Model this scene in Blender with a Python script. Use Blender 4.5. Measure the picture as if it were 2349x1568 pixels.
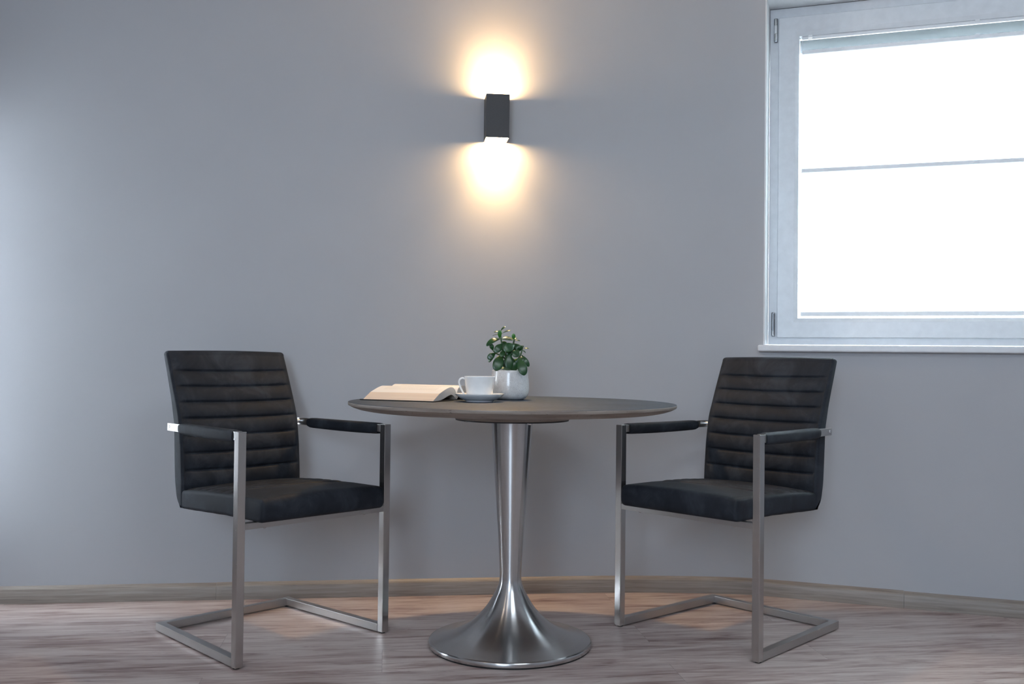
import bpy, bmesh, math, random
from mathutils import Vector, Matrix

random.seed(7)
scene = bpy.context.scene
for _o in list(bpy.data.objects):
    bpy.data.objects.remove(_o)
COL = scene.collection
PI = math.pi

# ------------------------------------------------------------------ camera
FOCAL_PX = 2250.6
cam_data = bpy.data.cameras.new('camera')
cam_data.sensor_fit = 'HORIZONTAL'
cam_data.sensor_width = 36.0
cam_data.lens = FOCAL_PX / 2349.0 * 36.0
cam_data.clip_start = 0.02
cam = bpy.data.objects.new('camera', cam_data)
COL.objects.link(cam)
CAM_H = 0.8853
cam.matrix_world = (Matrix.Translation((0, 0, CAM_H)) @ Matrix.Rotation(PI / 2 + 0.0168, 4, 'X')
                    @ Matrix.Rotation(0.0112, 4, 'Z'))
scene.camera = cam

# ------------------------------------------------------------------ view
vs = scene.view_settings
scene.display_settings.display_device = 'sRGB'
vs.view_transform = 'Standard'
vs.look = 'None'
vs.gamma = 1.0
vs.use_curve_mapping = False
vs.exposure = 0.22

# ------------------------------------------------------------------ sky, fill lights and downlights
world = bpy.data.worlds.new('overcast_sky')
scene.world = world
world.use_nodes = True
_bg = world.node_tree.nodes['Background']
_bg.inputs['Color'].default_value = (0.80, 0.90, 1.0, 1)
_bg.inputs['Strength'].default_value = 32.0


def area_light(name, loc, aim, sx, sy, power, color, spread=PI):
    ld = bpy.data.lights.new(name, 'AREA')
    ld.shape = 'RECTANGLE'
    ld.size = sx
    ld.size_y = sy
    ld.energy = power
    ld.color = color
    ld.spread = spread
    o = bpy.data.objects.new(name, ld)
    COL.objects.link(o)
    o.location = loc
    d = Vector(aim) - Vector(loc)
    o.rotation_euler = d.to_track_quat('-Z', 'Y').to_euler()
    return o


# added cool fill light behind the camera, no window there (the slit window at the left and the blind let the sky itself in)
area_light('added_fill_rear', (-0.9, -2.9, 1.90), (1.7, 3.0, 1.3), 1.5, 1.4, 88, (0.66, 0.82, 1.0))
# unseen overhead fill light, added to brighten wall and floor from above
area_light('added_fill_overhead', (0.75, 0.75, 2.60), (0.75, 0.75, 0.0), 0.9, 0.9, 22, (0.82, 0.91, 1.0))
# recessed ceiling downlights of the room
for i, (x, y) in enumerate(((-1.35, 1.5), (-0.75, 0.9), (-1.2, -0.6), (0.9, -0.6))):
    ld = bpy.data.lights.new('ceiling_downlight', 'AREA')
    ld.shape = 'DISK'
    ld.size = 0.06
    ld.energy = 1.6
    ld.color = (1.0, 0.80, 0.62)
    o = bpy.data.objects.new('ceiling_downlight', ld)
    COL.objects.link(o)
    o.location = (x, y, 2.585)


# ================================================================== helpers
def new_mat(name):
    m = bpy.data.materials.new(name)
    m.use_nodes = True
    nt = m.node_tree
    b = nt.nodes['Principled BSDF']
    return m, nt, b


def N(nt, t, **kw):
    n = nt.nodes.new(t)
    for k, v in kw.items():
        setattr(n, k, v)
    return n


def coords(nt, scale=(1, 1, 1), rot=(0, 0, 0), loc=(0, 0, 0)):
    tc = N(nt, 'ShaderNodeTexCoord')
    mp = N(nt, 'ShaderNodeMapping')
    mp.inputs['Scale'].default_value = scale
    mp.inputs['Rotation'].default_value = rot
    mp.inputs['Location'].default_value = loc
    nt.links.new(tc.outputs['Object'], mp.inputs['Vector'])
    return mp.outputs['Vector']


def noise(nt, vec, scale, detail=4, rough=0.55, dist=0.0):
    n = N(nt, 'ShaderNodeTexNoise')
    n.inputs['Scale'].default_value = scale
    n.inputs['Detail'].default_value = detail
    n.inputs['Roughness'].default_value = rough
    n.inputs['Distortion'].default_value = dist
    nt.links.new(vec, n.inputs['Vector'])
    return n.outputs['Fac']


def ramp(nt, fac, stops):
    r = N(nt, 'ShaderNodeValToRGB')
    el = r.color_ramp.elements
    while len(el) < len(stops):
        el.new(0.5)
    for e, (p, c) in zip(el, stops):
        e.position = p
        e.color = (c[0], c[1], c[2], 1)
    nt.links.new(fac, r.inputs['Fac'])
    return r.outputs['Color']


def bump(nt, b, height, strength, dist=0.002):
    n = N(nt, 'ShaderNodeBump')
    n.inputs['Strength'].default_value = strength
    n.inputs['Distance'].default_value = dist
    nt.links.new(height, n.inputs['Height'])
    nt.links.new(n.outputs['Normal'], b.inputs['Normal'])
    return n


def math_node(nt, op, a, b=None, c=None):
    n = N(nt, 'ShaderNodeMath', operation=op)
    for i, v in enumerate((a, b, c)):
        if v is None:
            continue
        if isinstance(v, (int, float)):
            n.inputs[i].default_value = v
        else:
            nt.links.new(v, n.inputs[i])
    return n.outputs[0]


def mix_col(nt, fac, a, b, mode='MIX'):
    n = N(nt, 'ShaderNodeMix', data_type='RGBA', blend_type=mode)
    for sock, v in ((n.inputs[0], fac), (n.inputs[6], a), (n.inputs[7], b)):
        if isinstance(v, (int, float)):
            sock.default_value = v
        elif isinstance(v, tuple):
            sock.default_value = (v[0], v[1], v[2], 1)
        else:
            nt.links.new(v, sock)
    return n.outputs[2]


def simple(name, col, rough=0.5, metal=0.0, spec=0.5, coat=0.0, var=0.04, vscale=30.0):
    """plain material with a faint procedural variation"""
    m, nt, b = new_mat(name)
    v = coords(nt)
    f = noise(nt, v, vscale, 3)
    lo = tuple(c * (1 - var) for c in col)
    hi = tuple(min(1, c * (1 + var)) for c in col)
    nt.links.new(ramp(nt, f, [(0.3, lo), (0.7, hi)]), b.inputs['Base Color'])
    b.inputs['Roughness'].default_value = rough
    b.inputs['Metallic'].default_value = metal
    b.inputs['Specular IOR Level'].default_value = spec
    b.inputs['Coat Weight'].default_value = coat
    return m


# ------------------------------------------------------------------ materials
def mat_wall():
    m, nt, b = new_mat('grey_wall_paint')
    v = coords(nt)
    f = noise(nt, v, 1.6, 3)
    nt.links.new(ramp(nt, f, [(0.3, (0.425, 0.430, 0.448)), (0.7, (0.445, 0.450, 0.468))]), b.inputs['Base Color'])
    b.inputs['Roughness'].default_value = 0.55
    b.inputs['Specular IOR Level'].default_value = 0.35
    h = noise(nt, v, 260, 3, 0.6)
    h2 = noise(nt, v, 14, 3, 0.6)
    bump(nt, b, math_node(nt, 'ADD', h, math_node(nt, 'MULTIPLY', h2, 1.5)), 0.12, 0.0012)
    return m


def mat_floor():
    m, nt, b = new_mat('laminate_floor')
    rot = (0, 0, -math.radians(7.3))
    v = coords(nt, rot=rot)
    br = N(nt, 'ShaderNodeTexBrick')
    br.offset = 0.37
    br.offset_frequency = 2
    br.inputs['Color1'].default_value = (0.0, 0.0, 0.0, 1)
    br.inputs['Color2'].default_value = (1, 1, 1, 1)
    br.inputs['Mortar'].default_value = (0.5, 0.5, 0.5, 1)
    br.inputs['Scale'].default_value = 1.0
    br.inputs['Mortar Size'].default_value = 0.0007
    br.inputs['Mortar Smooth'].default_value = 0.3
    br.inputs['Brick Width'].default_value = 1.32
    br.inputs['Row Height'].default_value = 0.215
    nt.links.new(v, br.inputs['Vector'])
    sep = N(nt, 'ShaderNodeSeparateColor')
    nt.links.new(br.outputs['Color'], sep.inputs[0])
    plank = sep.outputs[0]
    # shift the grain from plank to plank
    sx = N(nt, 'ShaderNodeCombineXYZ')
    nt.links.new(math_node(nt, 'MULTIPLY', plank, 9.0), sx.inputs[0])
    nt.links.new(math_node(nt, 'MULTIPLY', plank, 5.0), sx.inputs[1])
    add = N(nt, 'ShaderNodeVectorMath', operation='ADD')
    nt.links.new(v, add.inputs[0])
    nt.links.new(sx.outputs[0], add.inputs[1])

    def stretched(sx_, sy_):
        mp = N(nt, 'ShaderNodeMapping')
        mp.inputs['Scale'].default_value = (sx_, sy_, 1)
        nt.links.new(add.outputs[0], mp.inputs['Vector'])
        return mp.outputs['Vector']
    big = noise(nt, stretched(0.8, 6.5), 1.7, 6, 0.6, 2.0)
    mid = noise(nt, stretched(1.3, 13), 2.0, 6, 0.6, 1.8)
    fine = noise(nt, stretched(5, 130), 2.4, 5, 0.7, 0.5)
    f = math_node(nt, 'ADD', math_node(nt, 'MULTIPLY', big, 0.52),
                  math_node(nt, 'ADD', math_node(nt, 'MULTIPLY', mid, 0.38), math_node(nt, 'MULTIPLY', fine, 0.15)))
    c = ramp(nt, f, [(0.385, (0.170, 0.108, 0.097)), (0.445, (0.305, 0.228, 0.206)), (0.51, (0.420, 0.342, 0.317)),
                     (0.60, (0.53, 0.465, 0.435))])
    # tint per plank
    c = mix_col(nt, 1.0, c, ramp(nt, plank, [(0.0, (0.92, 0.90, 0.90)), (1.0, (1.06, 1.04, 1.03))]), 'MULTIPLY')
    # short dark cracks in the grain
    ck = noise(nt, stretched(2.0, 26), 1.2, 3, 0.5, 3.2)
    ckf = ramp(nt, ck, [(0.60, (1, 1, 1)), (0.67, (0.66, 0.58, 0.59)), (0.70, (1, 1, 1))])
    c = mix_col(nt, 1.0, c, ckf, 'MULTIPLY')
    c = mix_col(nt, math_node(nt, 'MULTIPLY', br.outputs['Fac'], 0.55), c, (0.09, 0.07, 0.065))
    nt.links.new(c, b.inputs['Base Color'])
    nt.links.new(math_node(nt, 'ADD', 0.36, math_node(nt, 'MULTIPLY', fine, 0.16)), b.inputs['Roughness'])
    b.inputs['Specular IOR Level'].default_value = 0.5
    bump(nt, b, math_node(nt, 'SUBTRACT', fine, math_node(nt, 'MULTIPLY', br.outputs['Fac'], 1.2)), 0.10, 0.0015)
    return m


def mat_baseboard():
    m, nt, b = new_mat('baseboard_wood')
    v = coords(nt, scale=(3.0, 3.0, 90))
    f = noise(nt, v, 1.6, 6, 0.65, 0.4)
    nt.links.new(ramp(nt, f, [(0.30, (0.185, 0.150, 0.128)), (0.5, (0.255, 0.215, 0.185)), (0.7, (0.32, 0.28, 0.245))]),
                 b.inputs['Base Color'])
    b.inputs['Roughness'].default_value = 0.45
    bump(nt, b, f, 0.08, 0.001)
    return m


def mat_steel(name, axis='Z', rough=0.24, col=(0.58, 0.56, 0.55)):
    m, nt, b = new_mat(name)
    sc = {'Z': (500, 500, 6), 'X': (6, 500, 500), 'RING': (1, 1, 400)}[axis]
    v = coords(nt, scale=sc)
    f = noise(nt, v, 1.0, 4, 0.7)
    lo = tuple(c * 0.93 for c in col)
    nt.links.new(ramp(nt, f, [(0.3, lo), (0.7, col)]), b.inputs['Base Color'])
    b.inputs['Metallic'].default_value = 1.0
    nt.links.new(math_node(nt, 'ADD', rough - 0.03, math_node(nt, 'MULTIPLY', f, 0.06)), b.inputs['Roughness'])
    bump(nt, b, f, 0.02, 0.0003)
    return m


def mat_turned_steel():
    m, nt, b = new_mat('turned_steel_pedestal')
    v = coords(nt, scale=(1, 1, 300))
    f = noise(nt, v, 1.0, 3, 0.6)
    nt.links.new(ramp(nt, f, [(0.3, (0.58, 0.58, 0.585)), (0.7, (0.62, 0.62, 0.625))]), b.inputs['Base Color'])
    b.inputs['Metallic'].default_value = 1.0
    b.inputs['Roughness'].default_value = 0.24
    b.inputs['Anisotropic'].default_value = 0.9
    b.inputs['Anisotropic Rotation'].default_value = 0.25
    tg = N(nt, 'ShaderNodeTangent', direction_type='RADIAL', axis='Z')
    nt.links.new(tg.outputs[0], b.inputs['Tangent'])
    return m


def mat_leather():
    m, nt, b = new_mat('dark_vintage_leather')
    v = coords(nt)
    f = noise(nt, v, 11, 6, 0.62, 0.6)
    g = noise(nt, v, 420, 4, 0.6)
    c = ramp(nt, f, [(0.33, (0.0098, 0.0122, 0.0172)), (0.50, (0.0165, 0.0200, 0.0272)), (0.70, (0.034, 0.040, 0.051))])
    nt.links.new(c, b.inputs['Base Color'])
    nt.links.new(math_node(nt, 'ADD', 0.58, math_node(nt, 'MULTIPLY', f, 0.2)), b.inputs['Roughness'])
    b.inputs['Specular IOR Level'].default_value = 0.26
    b.inputs['Sheen Weight'].default_value = 0.0
    b.inputs['Sheen Roughness'].default_value = 0.5
    bump(nt, b, math_node(nt, 'ADD', g, math_node(nt, 'MULTIPLY', f, 1.5)), 0.16, 0.0012)
    return m


def mat_tabletop():
    m, nt, b = new_mat('stone_grey_table_surface')
    v = coords(nt)
    f = noise(nt, v, 7, 7, 0.65, 0.3)
    g = noise(nt, v, 60, 4, 0.6)
    c = ramp(nt, f, [(0.32, (0.027, 0.040, 0.060)), (0.5, (0.038, 0.054, 0.079)), (0.7, (0.054, 0.074, 0.104))])
    nt.links.new(c, b.inputs['Base Color'])
    nt.links.new(math_node(nt, 'ADD', 0.46, math_node(nt, 'MULTIPLY', g, 0.14)), b.inputs['Roughness'])
    b.inputs['Specular IOR Level'].default_value = 0.22
    bump(nt, b, g, 0.05, 0.001)
    return m


def mat_table_edge():
    m, nt, b = new_mat('brown_grey_table_edge')
    v = coords(nt, scale=(5, 5, 120))
    f = noise(nt, v, 1.3, 6, 0.7, 0.5)
    p = noise(nt, coords(nt, scale=(22, 22, 60)), 3.0, 3, 0.6)
    c = ramp(nt, f, [(0.32, (0.155, 0.125, 0.105)), (0.52, (0.245, 0.205, 0.175)), (0.7, (0.315, 0.275, 0.245))])
    c = mix_col(nt, 1.0, c, ramp(nt, p, [(0.28, (0.45, 0.40, 0.38)), (0.36, (1, 1, 1))]), 'MULTIPLY')
    nt.links.new(c, b.inputs['Base Color'])
    b.inputs['Roughness'].default_value = 0.5
    bump(nt, b, f, 0.1, 0.001)
    return m


def mat_crackle():
    m, nt, b = new_mat('crackle_glaze')
    v = coords(nt)
    wob = noise(nt, v, 60, 2)
    mp = N(nt, 'ShaderNodeVectorMath', operation='SCALE')
    nt.links.new(v, mp.inputs[0])
    mp.inputs['Scale'].default_value = 1.0
    vo = N(nt, 'ShaderNodeTexVoronoi', feature='DISTANCE_TO_EDGE')
    vo.inputs['Scale'].default_value = 230
    nt.links.new(mp.outputs[0], vo.inputs['Vector'])
    vo2 = N(nt, 'ShaderNodeTexVoronoi', feature='DISTANCE_TO_EDGE')
    vo2.inputs['Scale'].default_value = 480
    nt.links.new(mp.outputs[0], vo2.inputs['Vector'])
    c1 = ramp(nt, vo.outputs['Distance'], [(0.0, (0.60, 0.59, 0.59)), (0.10, (0.80, 0.79, 0.78))])
    c2 = ramp(nt, vo2.outputs['Distance'], [(0.0, (0.80, 0.80, 0.80)), (0.08, (1, 1, 1))])
    c3 = ramp(nt, wob, [(0.3, (0.88, 0.87, 0.87)), (0.7, (1, 1, 1))])
    c = mix_col(nt, 1.0, mix_col(nt, 1.0, c1, c2, 'MULTIPLY'), c3, 'MULTIPLY')
    nt.links.new(c, b.inputs['Base Color'])
    b.inputs['Roughness'].default_value = 0.22
    b.inputs['Coat Weight'].default_value = 0.3
    bump(nt, b, vo.outputs['Distance'], 0.10, 0.001)
    return m


def mat_leaf(name, lo, hi):
    m, nt, b = new_mat(name)
    v = coords(nt)
    f = noise(nt, v, 70, 3)
    nt.links.new(ramp(nt, f, [(0.3, lo), (0.7, hi)]), b.inputs['Base Color'])
    b.inputs['Roughness'].default_value = 0.30
    b.inputs['Subsurface Weight'].default_value = 0.12
    b.inputs['Subsurface Radius'].default_value = (0.004, 0.008, 0.002)
    b.inputs['Subsurface Scale'].default_value = 0.5
    return m


def mat_page():
    """printed page: rows of fine grey dashes that run from the gutter to the fore edge"""
    m, nt, b = new_mat('printed_page')
    uv = N(nt, 'ShaderNodeUVMap')
    sp = N(nt, 'ShaderNodeSeparateXYZ')
    nt.links.new(uv.outputs['UV'], sp.inputs[0])
    u, w = sp.outputs[0], sp.outputs[1]                # u along the line, w down the page (metres)
    rows = math_node(nt, 'FRACT', math_node(nt, 'MULTIPLY', w, 1 / 0.0062))
    line = math_node(nt, 'LESS_THAN', rows, 0.42)
    nv = N(nt, 'ShaderNodeCombineXYZ')
    nt.links.new(math_node(nt, 'MULTIPLY', u, 420), nv.inputs[0])
    nt.links.new(math_node(nt, 'FLOOR', math_node(nt, 'MULTIPLY', w, 1 / 0.0062)), nv.inputs[1])
    words = math_node(nt, 'GREATER_THAN', noise(nt, nv.outputs[0], 1.0, 1), 0.43)
    inside = math_node(nt, 'MULTIPLY', math_node(nt, 'GREATER_THAN', u, 0.030), math_node(nt, 'LESS_THAN', u, 0.128))
    inside = math_node(nt, 'MULTIPLY', inside, math_node(nt, 'GREATER_THAN', w, 0.028))
    inside = math_node(nt, 'MULTIPLY', inside, math_node(nt, 'LESS_THAN', w, 0.222))
    ink = math_node(nt, 'MULTIPLY', math_node(nt, 'MULTIPLY', line, words), math_node(nt, 'MULTIPLY', inside, 0.27))
    nt.links.new(mix_col(nt, ink, (0.72, 0.71, 0.695), (0.24, 0.23, 0.22)), b.inputs['Base Color'])
    b.inputs['Roughness'].default_value = 0.75
    return m


def mat_page_edge():
    m, nt, b = new_mat('page_edges')
    v = coords(nt, scale=(2, 2, 900))
    f = noise(nt, v, 1.0, 4, 0.7)
    nt.links.new(ramp(nt, f, [(0.3, (0.55, 0.46, 0.385)), (0.7, (0.69, 0.60, 0.52))]), b.inputs['Base Color'])
    b.inputs['Roughness'].default_value = 0.8
    return m


def mat_blind():
    m = bpy.data.materials.new('pleated_blind_fabric')
    m.use_nodes = True
    nt = m.node_tree
    nt.nodes.clear()
    out = N(nt, 'ShaderNodeOutputMaterial')
    v = coords(nt)
    f = noise(nt, v, 300, 3)
    c = ramp(nt, f, [(0.3, (0.86, 0.88, 0.89)), (0.7, (0.91, 0.92, 0.92))])
    d = N(nt, 'ShaderNodeBsdfDiffuse')
    t = N(nt, 'ShaderNodeBsdfTranslucent')
    mx = N(nt, 'ShaderNodeMixShader')
    nt.links.new(c, d.inputs['Color'])
    nt.links.new(c, t.inputs['Color'])
    mx.inputs[0].default_value = 0.5
    nt.links.new(d.outputs[0], mx.inputs[1])
    nt.links.new(t.outputs[0], mx.inputs[2])
    nt.links.new(mx.outputs[0], out.inputs['Surface'])
    return m


def mat_glass():
    m = bpy.data.materials.new('window_glass')
    m.use_nodes = True
    nt = m.node_tree
    nt.nodes.clear()
    out = N(nt, 'ShaderNodeOutputMaterial')
    tr = N(nt, 'ShaderNodeBsdfTransparent')
    tr.inputs['Color'].default_value = (0.95, 0.98, 0.97, 1)
    gl = N(nt, 'ShaderNodeBsdfGlossy')
    gl.inputs['Roughness'].default_value = 0.02
    fr = N(nt, 'ShaderNodeFresnel')
    fr.inputs['IOR'].default_value = 1.45
    mx = N(nt, 'ShaderNodeMixShader')
    nt.links.new(fr.outputs[0], mx.inputs[0])
    nt.links.new(tr.outputs[0], mx.inputs[1])
    nt.links.new(gl.outputs[0], mx.inputs[2])
    nt.links.new(mx.outputs[0], out.inputs['Surface'])
    return m


def mat_emit(name, col, strength):
    m, nt, b = new_mat(name)
    b.inputs['Base Color'].default_value = (0.9, 0.88, 0.85, 1)
    b.inputs['Emission Color'].default_value = (*col, 1)
    b.inputs['Emission Strength'].default_value = strength
    return m


M_WALL = mat_wall()
M_WHITE_PLASTER = simple('white_plaster', (0.80, 0.81, 0.82), 0.6)
M_DARK_WALL = simple('dark_wall_paint', (0.30, 0.27, 0.26), 0.7)
M_CEIL = simple('ceiling_paint', (0.78, 0.78, 0.78), 0.8)
M_FLOOR = mat_floor()
M_BASEB = mat_baseboard()
M_STEEL = mat_steel('brushed_steel_upright', 'Z')
M_STEEL_H = mat_steel('brushed_steel_rail', 'X', 0.36, (0.50, 0.485, 0.475))
M_STEEL_P = mat_turned_steel()
M_LEATHER = mat_leather()
M_TOP = mat_tabletop()
M_EDGE = mat_table_edge()
M_BLACK = simple('black_metal', (0.012, 0.012, 0.013), 0.45)
M_RUBBER = simple('black_rubber', (0.010, 0.010, 0.010), 0.7)
M_CHROME = simple('bright_screw_metal', (0.75, 0.75, 0.75), 0.2, 1.0)
M_CERAMIC = simple('white_porcelain', (0.91, 0.905, 0.90), 0.12, coat=0.3)
M_CRACKLE = mat_crackle()
M_LEAF = mat_leaf('jade_leaf_green', (0.008, 0.048, 0.012), (0.018, 0.080, 0.020))
M_LEAF_YOUNG = mat_leaf('jade_leaf_young', (0.030, 0.15, 0.020), (0.055, 0.21, 0.030))
M_LEAF_PALE = mat_leaf('jade_leaf_grey_green', (0.045, 0.095, 0.050), (0.080, 0.135, 0.070))
M_LEAF_LIME = mat_leaf('jade_leaf_lime', (0.18, 0.30, 0.02), (0.25, 0.36, 0.03))
M_STEM = simple('jade_stem', (0.05, 0.10, 0.04), 0.5)
M_SOIL = simple('potting_soil', (0.025, 0.018, 0.013), 0.95, var=0.5, vscale=200)
M_PAGE = mat_page()
M_PAGE_EDGE = mat_page_edge()
M_COVER = simple('black_book_cover', (0.010, 0.010, 0.011), 0.4)
M_SCONCE = simple('anthracite_powder_coat', (0.040, 0.041, 0.044), 0.5, var=0.12, vscale=400)
M_LENS = mat_emit('warm_lamp_lens', (1.0, 0.64, 0.30), 185.0)
M_PVC = simple('white_pvc', (0.74, 0.755, 0.78), 0.3)
M_RAIL = simple('white_blind_rail', (0.93, 0.94, 0.95), 0.4)
M_CLIP = simple('clear_plastic_grip', (0.88, 0.90, 0.92), 0.2)
M_HINGE_W = simple('white_hinge_cover', (0.80, 0.80, 0.80), 0.35)
M_HINGE_M = simple('hinge_metal', (0.32, 0.33, 0.35), 0.3, 1.0)
M_BLIND = mat_blind()
M_GLASS = mat_glass()
M_SHUTTER = simple('grey_shutter_box', (0.16, 0.165, 0.175), 0.6)


FLAT_FACED = {'brushed_steel_upright', 'brushed_steel_rail', 'white_pvc', 'white_blind_rail', 'anthracite_powder_coat', 'black_book_cover'}


# ------------------------------------------------------------------ mesh helpers
def link_mesh(name, bm, mats, parent=None, smooth=True, angle=35):
    me = bpy.data.meshes.new(name)
    bmesh.ops.recalc_face_normals(bm, faces=bm.faces)
    bm.to_mesh(me)
    bm.free()
    for m in (mats if isinstance(mats, (list, tuple)) else [mats]):
        me.materials.append(m)
    if smooth:
        me.polygons.foreach_set('use_smooth', [True] * len(me.polygons))
        me.set_sharp_from_angle(angle=math.radians(angle))
    o = bpy.data.objects.new(name, me)
    COL.objects.link(o)
    if parent is not None:
        o.parent = parent
    first = (mats if not isinstance(mats, (list, tuple)) else mats[0]).name
    if smooth and first in FLAT_FACED:
        w = o.modifiers.new('weighted_normals', 'WEIGHTED_NORMAL')
        w.keep_sharp = True
        w.weight = 100
    return o


def thing(name, label, cat, loc=(0, 0, 0), rz=0.0, group=None):
    o = bpy.data.objects.new(name, None)
    o.empty_display_size = 0.05
    COL.objects.link(o)
    o.location = loc
    o.rotation_euler = (0, 0, rz)
    o['label'] = label
    o['category'] = cat
    if group:
        o['group'] = group
    return o


def structure(o, label=None, cat=None):
    o['kind'] = 'structure'
    if label:
        o['label'] = label
    if cat:
        o['category'] = cat
    return o


def box(bm, lo, hi, bev=0.0, seg=2, M=None):
    r = bmesh.ops.create_cube(bm, size=1.0)
    vs_ = r['verts']
    s = [hi[i] - lo[i] for i in range(3)]
    c = [(hi[i] + lo[i]) / 2 for i in range(3)]
    for v in vs_:
        v.co = Vector((v.co.x * s[0] + c[0], v.co.y * s[1] + c[1], v.co.z * s[2] + c[2]))
    if bev > 0:
        ed = list({e for v in vs_ for e in v.link_edges})
        rb = bmesh.ops.bevel(bm, geom=ed, offset=bev, segments=seg, affect='EDGES', profile=0.5)
        vs_ = list({v for f in rb['faces'] for v in f.verts} | {v for v in vs_ if v.is_valid})
    if M is not None:
        for v in vs_:
            v.co = M @ v.co
    return vs_


def bar(bm, p0, p1, w, h, bev=0.0018):
    """square tube from p0 to p1 (axis through the middle of the section); w across, h vertical"""
    p0, p1 = Vector(p0), Vector(p1)
    d = p1 - p0
    L = d.length
    X = d.normalized()
    up = Vector((0, 0, 1)) if abs(X.z) < 0.9 else Vector((1, 0, 0))
    Y = up.cross(X).normalized()
    Z = X.cross(Y)
    M = Matrix(((X.x, Y.x, Z.x, p0.x), (X.y, Y.y, Z.y, p0.y), (X.z, Y.z, Z.z, p0.z), (0, 0, 0, 1)))
    return box(bm, (0, -w / 2, -h / 2), (L, w / 2, h / 2), bev, 2, M)


def lathe(bm, prof, n=64, cx=0.0, cy=0.0, mat_of=None, close_ends=False):
    rings = []
    for (r, z) in prof:
        if r < 1e-6:
            rings.append([bm.verts.new((cx, cy, z))])
        else:
            rings.append([bm.verts.new((cx + r * math.cos(2 * PI * k / n), cy + r * math.sin(2 * PI * k / n), z))
                          for k in range(n)])
    for i in range(len(rings) - 1):
        a, b = rings[i], rings[i + 1]
        for k in range(n):
            k2 = (k + 1) % n
            if len(a) == 1 and len(b) == 1:
                continue
            if len(a) == 1:
                f = bm.faces.new((a[0], b[k], b[k2]))
            elif len(b) == 1:
                f = bm.faces.new((a[k], b[0], a[k2]))
            else:
                f = bm.faces.new((a[k], b[k], b[k2], a[k2]))
            if mat_of:
                f.material_index = mat_of(i)


def tube(bm, pts, rad, n=10, cap=True):
    """round tube along a polyline; rad a number or list"""
    pts = [Vector(p) for p in pts]
    rads = rad if isinstance(rad, (list, tuple)) else [rad] * len(pts)
    rings = []
    prev = None
    for i, p in enumerate(pts):
        t = (pts[min(i + 1, len(pts) - 1)] - pts[max(i - 1, 0)]).normalized()
        if prev is None:
            a = Vector((0, 0, 1)) if abs(t.z) < 0.9 else Vector((1, 0, 0))
            nrm = (a - t * a.dot(t)).normalized()
        else:
            nrm = (prev - t * prev.dot(t)).normalized()
        prev = nrm
        bn = t.cross(nrm)
        rings.append([bm.verts.new(p + (nrm * math.cos(2 * PI * k / n) + bn * math.sin(2 * PI * k / n)) * rads[i])
                      for k in range(n)])
    for a, b in zip(rings, rings[1:]):
        for k in range(n):
            bm.faces.new((a[k], a[(k + 1) % n], b[(k + 1) % n], b[k]))
    if cap:
        bm.faces.new(rings[0])
        bm.faces.new(rings[-1])


def smooth_pts(pts, sub=8):
    """Catmull-Rom through points"""
    P = [Vector(p) for p in pts]
    out = []
    for i in range(len(P) - 1):
        p0 = P[max(i - 1, 0)]
        p1, p2 = P[i], P[i + 1]
        p3 = P[min(i + 2, len(P) - 1)]
        for k in range(sub):
            t = k / sub
            out.append(0.5 * ((2 * p1) + (p2 - p0) * t + (2 * p0 - 5 * p1 + 4 * p2 - p3) * t * t
                              + (3 * p1 - p0 - 3 * p2 + p3) * t ** 3))
    out.append(P[-1])
    return out


def interp(x, xs, ys):
    if x <= xs[0]:
        return ys[0]
    for i in range(len(xs) - 1):
        if x <= xs[i + 1]:
            t = (x - xs[i]) / (xs[i + 1] - xs[i])
            return ys[i] + (ys[i + 1] - ys[i]) * t
    return ys[-1]


# ================================================================== the room
ROOM_H = 2.62
LX = -2.03
# plan of the back wall: straight on the left, then a soft bend towards the window wall
def back_line(x):
    return 3.7144 + 0.1285 * x


RU = Vector((0.94356, -0.33119, 0))          # along the window wall, to the right
RN = Vector((0.33119, 0.94356, 0))           # out of the room
RP = Vector((1.11164, 3.68121, 0))           # a point on the window wall's face


def rw(u, n, z):
    return RP + RU * u + RN * n + Vector((0, 0, z))


OPEN_L, OPEN_R, OPEN_B, OPEN_T = -0.163, 1.34, 0.925, 2.281
corner_end = rw(OPEN_L, 0, 0)
corner = Vector((0.7463, 3.8103, 0))
c0 = Vector((0.2, back_line(0.2), 0))
h1 = c0.lerp(corner, 0.52)
h2 = corner_end.lerp(corner, 0.52)
plan = [Vector((LX - 0.3, back_line(LX - 0.3), 0)), Vector((-1.0, back_line(-1.0), 0))]
for k in range(0, 25):
    t = k / 24
    plan.append(c0 * (1 - t) ** 3 + h1 * 3 * t * (1 - t) ** 2 + h2 * 3 * t * t * (1 - t) + corner_end * t ** 3)


def plan_normals(pl):
    out = []
    for i in range(len(pl)):
        d = pl[min(i + 1, len(pl) - 1)] - pl[max(i - 1, 0)]
        out.append(Vector((-d.y, d.x, 0)).normalized())      # out of the room
    return out


def ribbon(bm, pl, n0, n1, z0, z1, end_normals=None):
    """solid strip along a plan curve between offsets n0 (room side) and n1, heights z0..z1"""
    nr = plan_normals(pl)
    if end_normals:
        nr[-1] = end_normals
    q = []
    for p, n in zip(pl, nr):
        q.append([bm.verts.new(p + n * a + Vector((0, 0, z))) for a, z in ((n0, z0), (n0, z1), (n1, z1), (n1, z0))])
    for a, b in zip(q, q[1:]):
        for k in range(4):
            bm.faces.new((a[k], a[(k + 1) % 4], b[(k + 1) % 4], b[k]))
    bm.faces.new(q[0])
    bm.faces.new(q[-1])


bm = bmesh.new()
ribbon(bm, plan, 0, 0.30, 0, ROOM_H, RN)
structure(link_mesh('wall_back', bm, M_WALL, angle=30), 'grey painted wall behind the table, bending softly towards the window', 'wall')

RWALL_END = 2.5


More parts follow.
